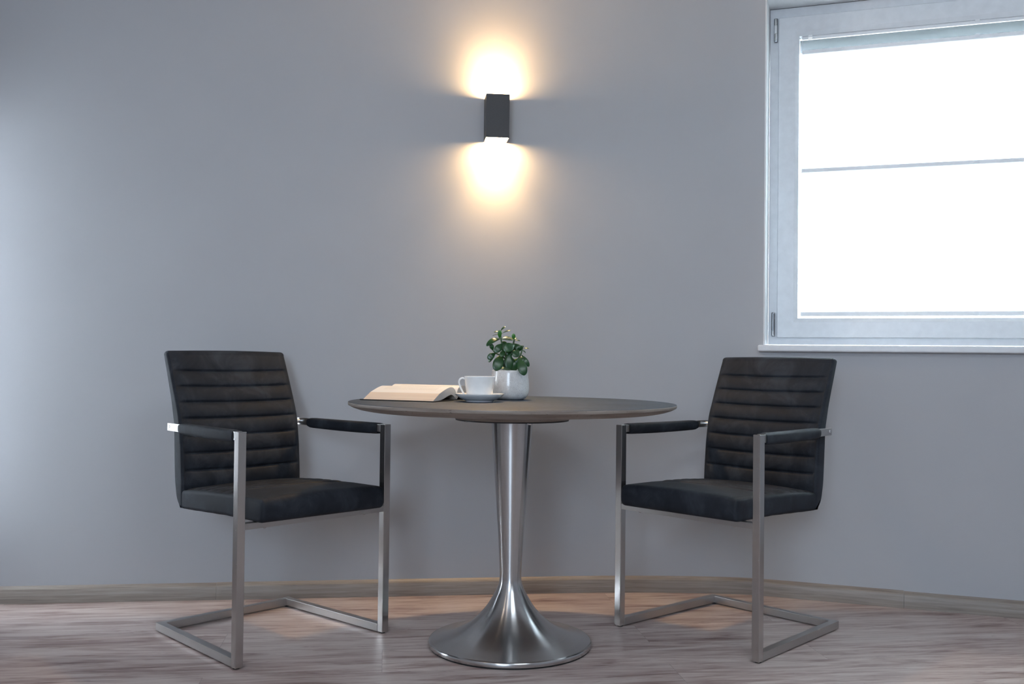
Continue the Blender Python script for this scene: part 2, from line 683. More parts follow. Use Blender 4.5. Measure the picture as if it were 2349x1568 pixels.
def rbox(bm, lo, hi, bev=0.0, seg=2):
    """box in window-wall coordinates (u, n, z)"""
    M = Matrix(((RU.x, RN.x, 0, RP.x), (RU.y, RN.y, 0, RP.y), (0, 0, 1, 0), (0, 0, 0, 1)))
    return box(bm, lo, hi, bev, seg, M)


bm = bmesh.new()
rbox(bm, (OPEN_L, 0, 0), (RWALL_END, 0.30, OPEN_B))
rbox(bm, (OPEN_L, 0, OPEN_T), (RWALL_END, 0.30, ROOM_H))
rbox(bm, (OPEN_R, 0, OPEN_B), (RWALL_END, 0.30, OPEN_T))
structure(link_mesh('wall_right', bm, M_WALL, angle=30), 'grey painted wall around and under the window', 'wall')

# left wall with an opening for daylight, wall behind the camera, wall at far right
bm = bmesh.new()
box(bm, (LX - 0.2, -3.2, 0), (LX, 3.265, ROOM_H))
box(bm, (LX - 0.2, 3.40, 0), (LX, 3.6, ROOM_H))
box(bm, (LX - 0.2, 3.265, 0), (LX, 3.40, 0.30))
box(bm, (LX - 0.2, 3.265, 1.70), (LX, 3.40, ROOM_H))
structure(link_mesh('wall_left', bm, M_WALL), 'grey wall at the left outside the frame', 'wall')
e = rw(RWALL_END, 0, 0)
bm = bmesh.new()
box(bm, (e.x - 0.01, -3.2, 0), (e.x + 0.2, e.y + 0.4, ROOM_H))
structure(link_mesh('wall_side', bm, M_WALL), 'grey wall far to the right outside the frame', 'wall')
bm = bmesh.new()
box(bm, (LX - 0.2, -3.4, 0), (e.x + 0.2, -3.2, ROOM_H))
structure(link_mesh('wall_front', bm, M_DARK_WALL), 'grey wall behind the camera', 'wall')
bm = bmesh.new()
box(bm, (LX - 0.4, -3.5, -0.1), (e.x + 0.4, 4.4, 0))
structure(link_mesh('floor', bm, M_FLOOR), 'wood-look laminate floor of grey brown planks', 'floor')
bm = bmesh.new()
box(bm, (LX - 0.4, -3.5, ROOM_H), (e.x + 0.4, 4.4, ROOM_H + 0.1))
structure(link_mesh('ceiling', bm, M_CEIL), 'white ceiling above the frame', 'ceiling')


# skirting boards: lengths butted end to end with tiny joints
def cut_plan(pl, t0, t1):
    """sub-polyline between arc lengths t0 and t1"""
    acc = 0
    out = []
    for a, b in zip(pl, pl[1:]):
        L = (b - a).length
        for s in (t0, t1):
            if acc <= s <= acc + L:
                out.append((s, a.lerp(b, (s - acc) / L)))
        if t0 < acc + L < t1:
            out.append((acc + L, b.copy()))
        acc += L
    out.sort(key=lambda q: q[0])
    res = []
    for s, p in out:
        if not res or (p - res[-1]).length > 1e-5:
            res.append(p)
    return res


full = [p.copy() for p in plan] + [rw(u, 0, 0) for u in (0.3, 0.8, 1.5, RWALL_END)]


def arc_at_x(x):
    acc = 0
    for a, b in zip(full, full[1:]):
        if a.x <= x <= b.x:
            return acc + (b - a).length * (x - a.x) / (b.x - a.x)
        acc += (b - a).length
    return acc


def skirting(name, x0, x1, dz, label):
    pl = cut_plan(full, arc_at_x(x0) + 0.0004, arc_at_x(x1) - 0.0004)
    nr = plan_normals(pl)
    bm = bmesh.new()
    sec = [(0.0, 0.0), (-0.0135, 0.0), (-0.0135, 0.0465 + dz), (-0.0115, 0.0500 + dz), (-0.002, 0.0595 + dz), (0.0, 0.0605 + dz)]
    q = [[bm.verts.new(p + n * a + Vector((0, 0, z))) for a, z in sec] for p, n in zip(pl, nr)]
    m = len(sec)
    for a, b in zip(q, q[1:]):
        for k in range(m):
            bm.faces.new((a[k], a[(k + 1) % m], b[(k + 1) % m], b[k]))
    bm.faces.new(q[0])
    bm.faces.new(q[-1])
    structure(link_mesh(name, bm, M_BASEB, angle=40), label, 'baseboard')


skirting('baseboard_left', LX + 0.001, -1.062, 0.0, 'wood-look baseboard length running out of the frame at the left')
skirting('baseboard_back', -1.062, 1.43, 0.001, 'wood-look baseboard length following the bend behind table and chairs')
skirting('baseboard_right', 1.43, 3.3, -0.001, 'wood-look baseboard length under the window at the right')

# ------------------------------------------------------------------ window
win = bpy.data.objects.new('window_1', None)
COL.objects.link(win)
win.location = rw(0.587, 0.14, OPEN_B)
structure(win, 'white framed casement window in the wall at the right', 'window')
bpy.context.view_layer.update()
WIN_INV = Matrix.Translation(-Vector(win.location))


def wpart(name, bm, mat, parent=None, smooth=True, angle=35):
    """mesh given in world coordinates, parented under window_1 (or a part of it, whose origin is window_1's)"""
    for v in bm.verts:
        v.co = WIN_INV @ v.co
    return link_mesh(name, bm, mat, parent or win, smooth, angle)


def ring_boxes(bm, u0, u1, z0, z1, wl, wt, wb, n0, n1, bev):
    """rectangular frame built from four bars, widths wl (sides), wt (top), wb (bottom)"""
    rbox(bm, (u0, n0, z0), (u0 + wl, n1, z1), bev)
    rbox(bm, (u1 - wl, n0, z0), (u1, n1, z1), bev)
    rbox(bm, (u0 + wl - 0.002, n0, z1 - wt), (u1 - wl + 0.002, n1, z1), bev)
    rbox(bm, (u0 + wl - 0.002, n0, z0), (u1 - wl + 0.002, n1, z0 + wb), bev)


bm = bmesh.new()
ring_boxes(bm, -0.158, 1.335, 0.951, 2.276, 0.06, 0.06, 0.05, 0.14, 0.21, 0.0015)
frame = wpart('frame', bm, M_PVC)
# sash: outer face, then a bead that slopes in to the glass
bm = bmesh.new()
SU0, SU1, SZ0, SZ1 = -0.124, 1.298, 0.979, 2.2365


def sash_profile(bm):
    # (inset from outer sash edge, depth n), closed section
    sec = [(0.0, 0.190), (0.0, 0.1275), (0.0025, 0.125), (0.062, 0.125), (0.066, 0.1265), (0.078, 0.134), (0.078, 0.190)]
    rings = []
    for (i, n) in sec:
        rings.append([bm.verts.new(rw(u, n, z)) for u, z in
                      ((SU0 + i, SZ0 + i * 0.97), (SU1 - i, SZ0 + i * 0.97), (SU1 - i, SZ1 - i), (SU0 + i, SZ1 - i))])
    m = len(rings)
    for a in range(m):
        b = (a + 1) % m
        for k in range(4):
            k2 = (k + 1) % 4
            bm.faces.new((rings[a][k], rings[a][k2], rings[b][k2], rings[b][k]))


sash_profile(bm)
sash = wpart('sash', bm, M_PVC, angle=20)
bm = bmesh.new()
rbox(bm, (SU0 + 0.06, 0.166, SZ0 + 0.06), (SU1 - 0.06, 0.170, SZ1 - 0.06))
wpart('glass_pane', bm, M_GLASS, sash, smooth=False)


def hinge(z0, z1, upper):
    bm = bmesh.new()
    uc = -0.1355 if upper else -0.1385
    rbox(bm, (uc - 0.0065, 0.127, z0), (uc + 0.0075, 0.1405, z1), 0.003)
    h = wpart('hinge', bm, M_HINGE_M)
    bm = bmesh.new()
    if upper:
        c0_, c1_ = z0 + 0.032, z1 - 0.03
    else:
        c0_, c1_ = z0 + 0.022, z1 - 0.004
    p = [rw(uc, 0.124, c0_), rw(uc, 0.124, c1_)]
    tube(bm, p, 0.0055, 14)
    c = wpart('hinge_cover', bm, M_HINGE_W if upper else M_HINGE_M, h)
    c['label'] = 'white hinge sleeve' if upper else 'grey metal hinge sleeve'
    bm = bmesh.new()
    tube(bm, [rw(uc, 0.1245, z0 + 0.004), rw(uc, 0.1245, z1 - 0.004)], 0.0036, 12)
    wpart('hinge_pin', bm, M_CHROME, h)


hinge(2.143, 2.237, True)
hinge(0.983, 1.078, False)

# sill, reveal lining and the shutter box outside: setting
bm = bmesh.new()
rbox(bm, (-0.182, -0.030, 0.9225), (1.36, 0.140, 0.9475), 0.006, 3)
structure(link_mesh('trim_1', bm, M_PVC, angle=30), 'white window sill with a rounded front edge', 'window sill')
bm = bmesh.new()
rbox(bm, (OPEN_L - 0.001, -0.0015, 0.9475), (OPEN_L + 0.0045, 0.141, OPEN_T), 0.001)
rbox(bm, (OPEN_L, -0.0015, OPEN_T - 0.004), (OPEN_R, 0.141, OPEN_T + 0.0005), 0.001)
rbox(bm, (OPEN_R - 0.004, -0.0015, 0.9475), (OPEN_R, 0.141, OPEN_T), 0.001)
structure(link_mesh('trim_2', bm, M_WHITE_PLASTER), 'white plastered reveal of the window opening', 'window reveal')
bm = bmesh.new()
rbox(bm, (OPEN_L, 0.215, 2.115), (OPEN_R, 0.50, 2.40))
structure(link_mesh('trim_3', bm, M_SHUTTER), 'grey shutter box outside above the window pane', 'shutter box')

# ------------------------------------------------------------------ pleated blind
BL, BR = -0.036, 1.210
blind = thing('pleated_blind', 'white pleated blind clamped inside the window sash', 'blind', rw(0.587, 0.15, 1.06))
BINV = Matrix.Translation(-Vector(blind.location))


def bpart(name, bm, mat, parent=None, smooth=True, angle=35):
    for v in bm.verts:
        v.co = BINV @ v.co
    return link_mesh(name, bm, mat, parent or blind, smooth, angle)


def rail(name, z0, z1, n0=0.1405, n1=0.160):
    bm = bmesh.new()
    rbox(bm, (BL, n0, z0), (BR, n1, z1), 0.003, 3)
    return bpart(name, bm, M_RAIL)


r_head = rail('head_rail', 2.1455, 2.1590, 0.1405, 0.1475)
r_top = rail('upper_rail', 2.0885, 2.1050)
r_mid = rail('middle_rail', 1.6235, 1.6395)
r_bot = rail('bottom_rail', 1.0625, 1.0795)


def pleats(name, z0, z1, label=None):
    bm = bmesh.new()
    n = max(2, round((z1 - z0) / 0.0095))
    row = []
    for k in range(n + 1):
        z = z0 + (z1 - z0) * k / n
        d = 0.1465 if k % 2 else 0.1545
        row.append((bm.verts.new(rw(BL + 0.001, d, z)), bm.verts.new(rw(BR - 0.001, d, z))))
    for a, b in zip(row, row[1:]):
        bm.faces.new((a[0], a[1], b[1], b[0]))
    return bpart(name, bm, M_BLIND, smooth=False)


pleats('pleated_fabric', 1.6390, 2.0890)
pleats('pleated_fabric', 1.0790, 1.6240)


def grip(rail_obj, z, big):
    """clear finger grip in the middle of a rail"""
    bm = bmesh.new()
    pts = []
    w, h = (0.010, 0.011) if big else (0.0095, 0.0075)
    for k in range(13):
        a = PI * k / 12
        pts.append((w * math.cos(a), h * math.sin(a) ** 0.8))
    pts = [(w, -0.004)] + pts + [(-w, -0.004)]
    front = [bm.verts.new(rw(0.587 + x, 0.1365, z + y)) for x, y in pts]
    back = [bm.verts.new(rw(0.587 + x, 0.1415, z + y)) for x, y in pts]
    bm.faces.new(front)
    bm.faces.new(back[::-1])
    for k in range(len(pts)):
        k2 = (k + 1) % len(pts)
        bm.faces.new((front[k], front[k2], back[k2], back[k]))
    o = bpart('finger_grip', bm, M_CLIP, rail_obj)
    o['label'] = 'clear plastic finger grip'


grip(r_top, 2.097, True)
grip(r_mid, 1.6285, False)
grip(r_bot, 1.071, False)
for u, z in ((-0.005, 2.1585), (0.588, 2.163)):
    bm = bmesh.new()
    rbox(bm, (u - 0.008, 0.1330, z - 0.010), (u + 0.008, 0.1425, z + 0.004), 0.002)
    bpart('clamp', bm, M_RAIL, r_head)
for u in (BL + 0.0012, BR - 0.0012):
    bm = bmesh.new()
    tube(bm, [rw(u, 0.142, 1.064), rw(u, 0.142, 2.15)], 0.0008, 6)
    bpart('guide_cord', bm, M_HINGE_M)

# ================================================================== wall lamp
WD = Vector((1, 0.1285, 0)).normalized()                # along the back wall
WN = Vector((0.1285, -1, 0)).normalized()               # into the room
lx = -0.0725
sc_o = Vector((lx, back_line(lx), 1.7025))
sconce = thing('wall_sconce', 'small dark grey up and down wall lamp glowing warm above the table', 'wall lamp', sc_o,
               math.atan2(WD.y, WD.x))
# local: x along the wall, -y into the room
SW, SD, SH, ST = 0.0435, 0.0845, 0.1625, 0.0022
bm = bmesh.new()
box(bm, (-SW, -SD, 0), (SW, -SD + ST, SH), 0.0008)
box(bm, (-SW, -0.003, 0), (SW, -0.0005, SH), 0.0005)
box(bm, (-SW, -SD + ST, 0), (-SW + ST, -0.003, SH), 0.0005)
box(bm, (SW - ST, -SD + ST, 0), (SW, -0.003, SH), 0.0005)
box(bm, (-SW + ST, -SD + ST, 0.012), (SW - ST, -0.003, SH - 0.012))
link_mesh('housing', bm, M_SCONCE, sconce)
for nm, z0, z1 in (('lower_lens', 0.0015, 0.010), ('upper_lens', SH - 0.010, SH - 0.0015)):
    bm = bmesh.new()
    box(bm, (-SW + ST + 0.001, -SD + ST + 0.001, z0), (SW - ST - 0.001, -0.0045, z1), 0.001)
    o = link_mesh(nm, bm, M_LENS, sconce)
    o['label'] = 'glowing warm white lamp lens'
for nm, z, rx, en in (('lower_beam', -0.001, -math.radians(20), 4.2), ('upper_beam', SH + 0.001, PI, 1.0)):
    ld = bpy.data.lights.new(nm, 'AREA')
    ld.shape = 'RECTANGLE'
    ld.size, ld.size_y = 0.07, 0.066
    ld.energy = en
    ld.color = (1.0, 0.64, 0.30)
    ld.spread = math.radians(95)
    lo_ = bpy.data.objects.new(nm, ld)
    COL.objects.link(lo_)
    lo_.parent = sconce
    lo_.location = (0, -SD / 2, z)
    lo_.rotation_euler = (rx, 0, 0)
bm = bmesh.new()
box(bm, (-SW + 0.003, -0.0028, 0.006), (SW - 0.003, -0.0002, SH - 0.006), 0.0005)
link_mesh('wall_plate', bm, M_SCONCE, sconce)

# ================================================================== table
TX, TY, TR = 0.0034, 3.0529, 0.5046
table = thing('pedestal_table', 'round grey topped dining table on a flared brushed steel pedestal', 'table', (TX, TY, 0))
bm = bmesh.new()
prof = [(0.0, 0.75), (TR - 0.02, 0.75), (TR - 0.0016, 0.75), (TR - 0.0004, 0.7494), (TR, 0.7482),
        (TR, 0.7425), (TR - 0.001, 0.7405), (TR - 0.012, 0.7345), (TR - 0.030, 0.7285), (TR - 0.050, 0.7245), (TR - 0.056, 0.7238), (0.0, 0.7238)]
lathe(bm, prof, 160, mat_of=lambda i: 0 if i < 3 else 1)
link_mesh('tabletop', bm, [M_TOP, M_EDGE], table, angle=32)
bm = bmesh.new()
lathe(bm, [(0.0, 0.7238), (0.198, 0.7238), (0.178, 0.6985), (0.0, 0.6985)], 96)
link_mesh('wooden_boss', bm, M_EDGE, table)
bm = bmesh.new()
lathe(bm, [(0.0, 0.6985), (0.176, 0.6985), (0.176, 0.6945), (0.0, 0.6945)], 96)
plate = link_mesh('mounting_plate', bm, M_BLACK, table)
for ang in (200, 290, 20, 110):
    a = math.radians(ang)
    bm = bmesh.new()
    cx_, cy_ = 0.150 * math.cos(a), 0.150 * math.sin(a)
    lathe(bm, [(0.0, 0.6945), (0.0075, 0.6945), (0.0075, 0.692), (0.0055, 0.6895), (0.0, 0.688)], 16, cx_, cy_)
    o = link_mesh('screw', bm, M_CHROME, plate)
    o['label'] = 'bright metal screw head'
# pedestal
pz = [(0.0646, 0.6945), (0.0595, 0.615), (0.0541, 0.54), (0.0465, 0.435), (0.0392, 0.33), (0.0346, 0.245), (0.0335, 0.215),
      (0.0348, 0.196), (0.0390, 0.181), (0.0447, 0.168), (0.0570, 0.1455), (0.0725, 0.1205), (0.0946, 0.0945), (0.1245, 0.069),
      (0.155, 0.0505), (0.19, 0.0355), (0.225, 0.0255), (0.2465, 0.0205)]
pp = [(v.x, v.z) for v in smooth_pts([(r, 0, z) for r, z in pz], 5)]
pp += [(0.2500, 0.0190), (0.2518, 0.0165), (0.2523, 0.0135), (0.2520, 0.0065), (0.2505, 0.0052), (0.235, 0.005), (0.0, 0.005)]
bm = bmesh.new()
lathe(bm, [(0.0, 0.6945)] + pp, 144)
link_mesh('pedestal', bm, M_STEEL_P, table, angle=50)
bm = bmesh.new()
lathe(bm, [(0.0, 0.0052), (0.2475, 0.0052), (0.2475, 0.0003), (0.0, 0.0003)], 96)
link_mesh('base_gasket', bm, M_RUBBER, table)

# ================================================================== armchairs
CW, CWB, CDH, CH, T = 0.2752, 0.2489, 0.2637, 0.6687, 0.025      # half widths, half depth, height, tube
HW = 0.222                                                      # half width of the upholstery


def rounded_slab(bm, sec_fn, ys, ks):
    """loft: sec_fn(y, k) gives the closed outline (x,z) at station y, k its inset; ends capped"""
    rings = []
    for y, k in zip(ys, ks):
        rings.append([bm.verts.new((x, y, z)) for x, z in sec_fn(y, k)])
    m = len(rings[0])
    for a, b in zip(rings, rings[1:]):
        for i in range(m):
            j = (i + 1) % m
            bm.faces.new((a[i], a[j], b[j], b[i]))
    bm.faces.new(rings[0][::-1])
    bm.faces.new(rings[-1])


def stations(hw, r, n_mid):
    ys, ks = [], []
    for q in range(7):
        a = (PI / 2) * q / 6
        ys.append(-hw + r * (1 - math.sin(a)) if False else -hw + r * (1 - math.cos(PI / 2 - a)) if False else -hw + r * (1 - math.cos(a)) if False else -hw + r * (1 - math.cos(a)))
        ks.append(r * (1 - math.sin(a)))
    mid = [-hw + r + (2 * hw - 2 * r) * k / n_mid for k in range(1, n_mid)]
    ys2 = ys + mid + [-y for y in reversed(ys)]
    ks2 = ks + [0.0] * len(mid) + list(reversed(ks))
    return ys2, ks2


def bell(d, s):
    return math.exp(-(d / s) ** 2)


BACK_GROOVES = (0.834, 0.784, 0.734, 0.683, 0.629, 0.574, 0.519)
SEAT_GROOVES = (-0.125, -0.078, -0.031, 0.016, 0.063, 0.110)
FZ = [0.40, 0.455, 0.50, 0.55, 0.60, 0.68, 0.735, 0.785, 0.84, 0.90]
FX = [-0.156, -0.157, -0.159, -0.163, -0.168, -0.182, -0.203, -0.224, -0.248, -0.275]
BZ = [0.40, 0.408, 0.43, 0.46, 0.50, 0.60, 0.66, 0.70, 0.74, 0.79, 0.826, 0.89]
BX = [-0.150, -0.178, -0.198, -0.207, -0.214, -0.221, -0.225, -0.235, -0.246, -0.264, -0.278, -0.302]
FZ_s = smooth_pts([(x, 0, z) for x, z in zip(FX, FZ)], 6)
BZ_s = smooth_pts([(x, 0, z) for x, z in zip(BX, BZ)], 6)


def front_x(z):
    return interp(z, [p.z for p in FZ_s], [p.x for p in FZ_s])


def back_x(z):
    return interp(z, [p.z for p in BZ_s], [p.x for p in BZ_s])


def edge_fade(y):
    """1 inside the quilted panel, 0 outside its side seam"""
    a = abs(y)
    return max(0.0, min(1.0, (0.207 - a) / 0.012))


def back_section(y, k):
    e = edge_fade(y)
    crown = 0.003 * math.cos(min(1, abs(y) / HW) * PI / 2)
    top = 0.898 + crown
    pts = []
    nfr = 190
    droop = 0.0035 * (1 - (y / HW) ** 2)
    for i in range(nfr + 1):                      # front, from bottom to top
        z = 0.403 + (top - 0.014 - 0.403) * i / nfr
        x = front_x(z)
        zz = z + droop
        gs = sorted(BACK_GROOVES)
        puff = 0
        for g in gs:
            puff -= 0.0055 * bell(zz - g, 0.0040)
        lo = max([g for g in gs if g <= zz], default=0.46)
        hi = min([g for g in gs if g > zz], default=0.905)
        puff += 0.0062 * math.sin(PI * (zz - lo) / (hi - lo)) if zz > 0.46 else 0
        x += puff * e
        x -= 0.0022 * bell(abs(y) - 0.209, 0.0024)            # side seam
        x += 0.002 * (1 - (y / HW) ** 2)
        pts.append((x - k, z))
    xf, zf = pts[-1]
    xb = back_x(top - 0.012)
    # rounded top edge
    for i in range(1, 12):
        a = PI * i / 12
        cx_ = (xf + xb + k) / 2
        rx = (xf - xb - k) / 2
        pts.append((cx_ + rx * math.cos(a), top - 0.014 + (0.014 - k * 0.9) * math.sin(a) ** 0.75))
    for i in range(60):                           # back, top to bottom
        z = top - 0.014 - (top - 0.014 - 0.403) * i / 59
        pts.append((back_x(z) + k, z))
    pts.append((back_x(0.403) + 0.012, 0.400 + k * 0.5))
    return pts


def seat_top(x):
    return interp(x, [-0.16, -0.10, 0.0, 0.15, 0.27, 0.30], [0.458, 0.463, 0.470, 0.475, 0.476, 0.476])


def seat_bottom(x):
    return interp(x, [-0.17, -0.13, -0.05, 0.10, 0.24, 0.30], [0.4000, 0.4000, 0.4030, 0.4085, 0.4090, 0.4090])


def seat_section(y, k):
    e = edge_fade(y)
    f = 1 - (y / HW) ** 2
    pts = []
    x0, x1 = -0.158, 0.276
    n = 170
    for i in range(n + 1):
        x = x0 + (x1 - x0) * i / n
        z = seat_top(x) + 0.010 * f ** 0.7 * min(1, (x + 0.17) / 0.06)
        d = 0
        gs = SEAT_GROOVES
        for g in gs:
            d -= 0.0036 * bell(x - g, 0.0034)
        if x < gs[-1]:
            lo = max([g for g in gs if g <= x], default=-0.17)
            hi = min([g for g in gs if g > x], default=gs[-1])
            d += 0.0030 * math.sin(PI * (x - lo) / (hi - lo))
        z += d * e
        z -= 0.0020 * bell(abs(y) - 0.209, 0.0024)
        pts.append((x, z - k))
    zt = pts[-1][1]
    zb = seat_bottom(0.27) + k
    # rounded front nose, bulging a little
    nose = 0.030 - k + 0.004 * f
    for i in range(1, 24):
        a = PI / 2 - PI * i / 24
        sx_ = abs(math.cos(a)) ** 0.55
        sz = (1 if math.sin(a) > 0 else -1) * abs(math.sin(a)) ** 0.8
        pts.append((x1 + nose * sx_, (zt + zb) / 2 + (zt - zb) / 2 * sz))
    for i in range(50):
        x = x1 - (x1 - x0) * i / 49
        rip = 0.0012 * math.sin(x * 90) * (1 - min(1, abs(y) / HW) ** 6)
        pts.append((x, seat_bottom(x) + k + rip))
    return pts


def arm_y(x, s):
    """outer face of the arm at x"""
    return s * (CW + (0.246 - CW) * (CDH - x) / (CDH + 0.215))


def make_armchair(label, loc, rz):
    t = thing('armchair', label, 'chair', loc, rz, 'black armchairs at the round table')
    # upholstery
    bm = bmesh.new()
    ys, ks = stations(HW, 0.012, 34)
    rounded_slab(bm, back_section, ys, ks)
    back = link_mesh('backrest', bm, M_LEATHER, t, angle=60)
    bm = bmesh.new()
    rounded_slab(bm, seat_section, ys, ks)
    seat = link_mesh('seat', bm, M_LEATHER, t, angle=60)
    # stitched seams down both sides
    for s in (-1, 1):
        bm = bmesh.new()
        n = 120
        for i in range(n):
            z = 0.475 + (0.885 - 0.475) * i / n
            x = front_x(z) - 0.0003
            z2 = z + 0.0022
            tube(bm, [(x, s * 0.2135, z), (front_x(z2) - 0.0003, s * 0.2135, z2)], 0.00055, 5)
        link_mesh('stitching', bm, M_RUBBER, back)
    # frame
    for s in (-1, 1):
        bm = bmesh.new()
        box(bm, (CDH - T, s * CW if s < 0 else CW - T, 0.004), (CDH, -CW + T if s < 0 else CW, CH), 0.0018)
        link_mesh('leg', bm, M_STEEL, t)
        bm = bmesh.new()
        yf = s * (CW - T / 2)
        yb = s * (CWB - T / 2)
        f = (2 * CDH - T) / (2 * CDH)
        bar(bm, (CDH - T + 0.0008, yf + (yb - yf) * (1 - f), 0.004 + T / 2), (-CDH, yb, 0.004 + T / 2), T, T)
        link_mesh('side_rail', bm, M_STEEL_H, t)
        # arm: tube inside the pad, then a flat tongue to the backrest
        bm = bmesh.new()
        xa, xb_ = CDH - T + 0.0008, -0.120
        za = CH - 0.0125 + 0.0003
        bar(bm, (xa, arm_y(xa, s) - s * T / 2, za), (xb_, arm_y(xb_, s) - s * T / 2, za), T, T)
        x2 = -0.214
        bar(bm, (xb_ + 0.01, arm_y(xb_ + 0.01, s) - s * 0.003, za), (x2, arm_y(x2, s) - s * 0.003, za), 0.006, 0.0245, 0.0015)
        arm = link_mesh('arm_bar', bm, M_STEEL_H, t)
        bm = bmesh.new()
        xs_ = x2 + 0.014
        ysc = arm_y(xs_, s)
        tube(bm, [(xs_, ysc + s * 0.0018, za + 0.001), (xs_, ysc - s * 0.001, za + 0.001)], [0.0040, 0.0050], 16)
        tube(bm, [(xs_, ysc - s * 0.004, za + 0.001), (xs_, s * 0.216, za + 0.001)], 0.0075, 14)
        link_mesh('screw', bm, M_CHROME, arm)
        # padded sleeve
        bm = bmesh.new()
        n = 26
        xp0, xp1 = 0.226, -0.134
        rings = []
        for i in range(n + 1):
            q = i / n
            x = xp0 + (xp1 - xp0) * q
            yc = arm_y(x, s) - s * T / 2
            ry = 0.0175 + 0.0012 * math.sin(q * 7)
            rz_t = 0.0155
            rz_b = 0.0190 + 0.0025 * math.sin(q * 3.0 + 0.4)
            end = 1.0
            if q > 0.93:
                end = math.sqrt(max(0.05, 1 - ((q - 0.93) / 0.075) ** 2)) * 0.35 + 0.65
            if q < 0.02:
                end = 0.95
            ring = []
            for k in range(24):
                a = 2 * PI * k / 24
                ca, sa = math.cos(a), math.sin(a)
                px_ = math.copysign(abs(ca) ** 0.6, ca) * ry * end
                rz2 = (rz_t if sa > 0 else rz_b) * (end if sa > 0 else end)
                pz_ = math.copysign(abs(sa) ** 0.6, sa) * rz2
                ring.append(bm.verts.new((x, yc + px_, za + pz_)))
            rings.append(ring)
        for a, b in zip(rings, rings[1:]):
            for k in range(24):
                bm.faces.new((a[k], a[(k + 1) % 24], b[(k + 1) % 24], b[k]))
        # hollow mouth at the front, closed ends
        inner = [bm.verts.new((v.co.x - 0.004, (v.co.y - arm_y(xp0, s) + s * T / 2) * 0.84 + arm_y(xp0, s) - s * T / 2,
                               (v.co.z - za) * 0.84 + za)) for v in rings[0]]
        mouth = [bm.verts.new((v.co.x + 0.0035, v.co.y, v.co.z)) for v in inner]
        for k in range(24):
            k2 = (k + 1) % 24
            bm.faces.new((rings[0][k], rings[0][k2], mouth[k2], mouth[k]))
            bm.faces.new((mouth[k], mouth[k2], inner[k2], inner[k]))
        bm.faces.new(inner)
        bm.faces.new(rings[-1])
        link_mesh('arm_pad', bm, M_LEATHER, t, angle=50)
    bm = bmesh.new()
    yb = CWB - T
    bar(bm, (-CDH + T / 2, -yb - 0.002, 0.004 + T / 2 - 0.0002), (-CDH + T / 2, yb + 0.002, 0.004 + T / 2 - 0.0002), T - 0.0006, T - 0.0006)
    link_mesh('rear_rail', bm, M_STEEL_H, t)
    bm = bmesh.new()
    box(bm, (CDH - 0.0245, -CW + T - 0.001, 0.390), (CDH - 0.0015, CW - T + 0.001, 0.4085), 0.0012)
    sr = link_mesh('seat_rail', bm, M_STEEL_H, t)
    for y in (-0.18, 0.18):
        bm = bmesh.new()
        lathe(bm, [(0.0, 0.3902), (0.006, 0.3902), (0.0055, 0.388), (0.003, 0.3865), (0.0, 0.386)], 14, CDH - 0.013, y)
        link_mesh('bolt', bm, M_CHROME, sr)
    for x, y in ((CDH - 0.016, CW - 0.0125), (CDH - 0.016, -CW + 0.0125), (-CDH + 0.016, CWB - 0.016), (-CDH + 0.016, -CWB + 0.016)):
        bm = bmesh.new()
        lathe(bm, [(0.0, 0.0045), (0.0095, 0.0045), (0.0095, 0.0003), (0.0, 0.0003)], 16, x, y)
        link_mesh('floor_glide', bm, M_RUBBER, t)
    return t


def copy_tree(o, parent=None):
    c = o.copy()
    COL.objects.link(c)
    if parent is not None:
        c.parent = parent
    for ch in list(o.children):
        copy_tree(ch, c)
    return c


chair = make_armchair('black quilted armchair with steel frame left of the table, nearest the open book',
                      (-0.7681, 3.1531, 0), -0.7624)
chair2 = copy_tree(chair)
chair2.location = (0.7311, 3.263, 0)
chair2.rotation_euler = (0, 0, 3.9069)
chair2['label'] = 'black quilted armchair with steel frame right of the table, under the window sill'

# ================================================================== cup and saucer
cup_x, cup_y = -0.0995, 3.058
saucer = thing('saucer', 'white porcelain saucer on the table under the coffee cup', 'saucer', (cup_x, cup_y, 0.75))
bm = bmesh.new()
lathe(bm, [(0.0, 0.0035), (0.038, 0.0035), (0.0395, 0.0004), (0.0425, 0.0004), (0.0440, 0.0034), (0.0505, 0.0058), (0.058, 0.0092), (0.0665, 0.0145),
           (0.0728, 0.0196), (0.0760, 0.0232), (0.0766, 0.0246), (0.0758, 0.0249), (0.0745, 0.0240), (0.064, 0.0175), (0.052, 0.0115),
           (0.042, 0.0085), (0.0, 0.0080)], 72)
link_mesh('dish', bm, M_CERAMIC, saucer, angle=60)
cup = thing('coffee_cup', 'white porcelain cup with a looped handle standing on its saucer', 'cup', (cup_x, cup_y, 0.7583))
bm = bmesh.new()
lathe(bm, [(0.0, 0.0028), (0.026, 0.0028), (0.027, 0.0003), (0.029, 0.0003), (0.0300, 0.0028), (0.0362, 0.0055), (0.0392, 0.0085),
           (0.0405, 0.0125), (0.0440, 0.0410), (0.0476, 0.0665), (0.0482, 0.0695), (0.0478, 0.0702), (0.0470, 0.0696), (0.0432, 0.0410),
           (0.0390, 0.0125), (0.034, 0.0075), (0.0, 0.0060)], 72)
body = link_mesh('cup_body', bm, M_CERAMIC, cup, angle=60)
bm = bmesh.new()
hp = [(-0.0460, 0, 0.0615), (-0.0520, 0, 0.0645), (-0.0585, 0, 0.0630), (-0.0632, 0, 0.0575), (-0.0640, 0, 0.0500), (-0.0612, 0, 0.0400),
      (-0.0560, 0, 0.0285), (-0.0500, 0, 0.0175), (-0.0440, 0, 0.0095), (-0.0395, 0, 0.0075)]
tube(bm, smooth_pts(hp, 6), 0.0030, 12)
link_mesh('handle', bm, M_CERAMIC, cup)

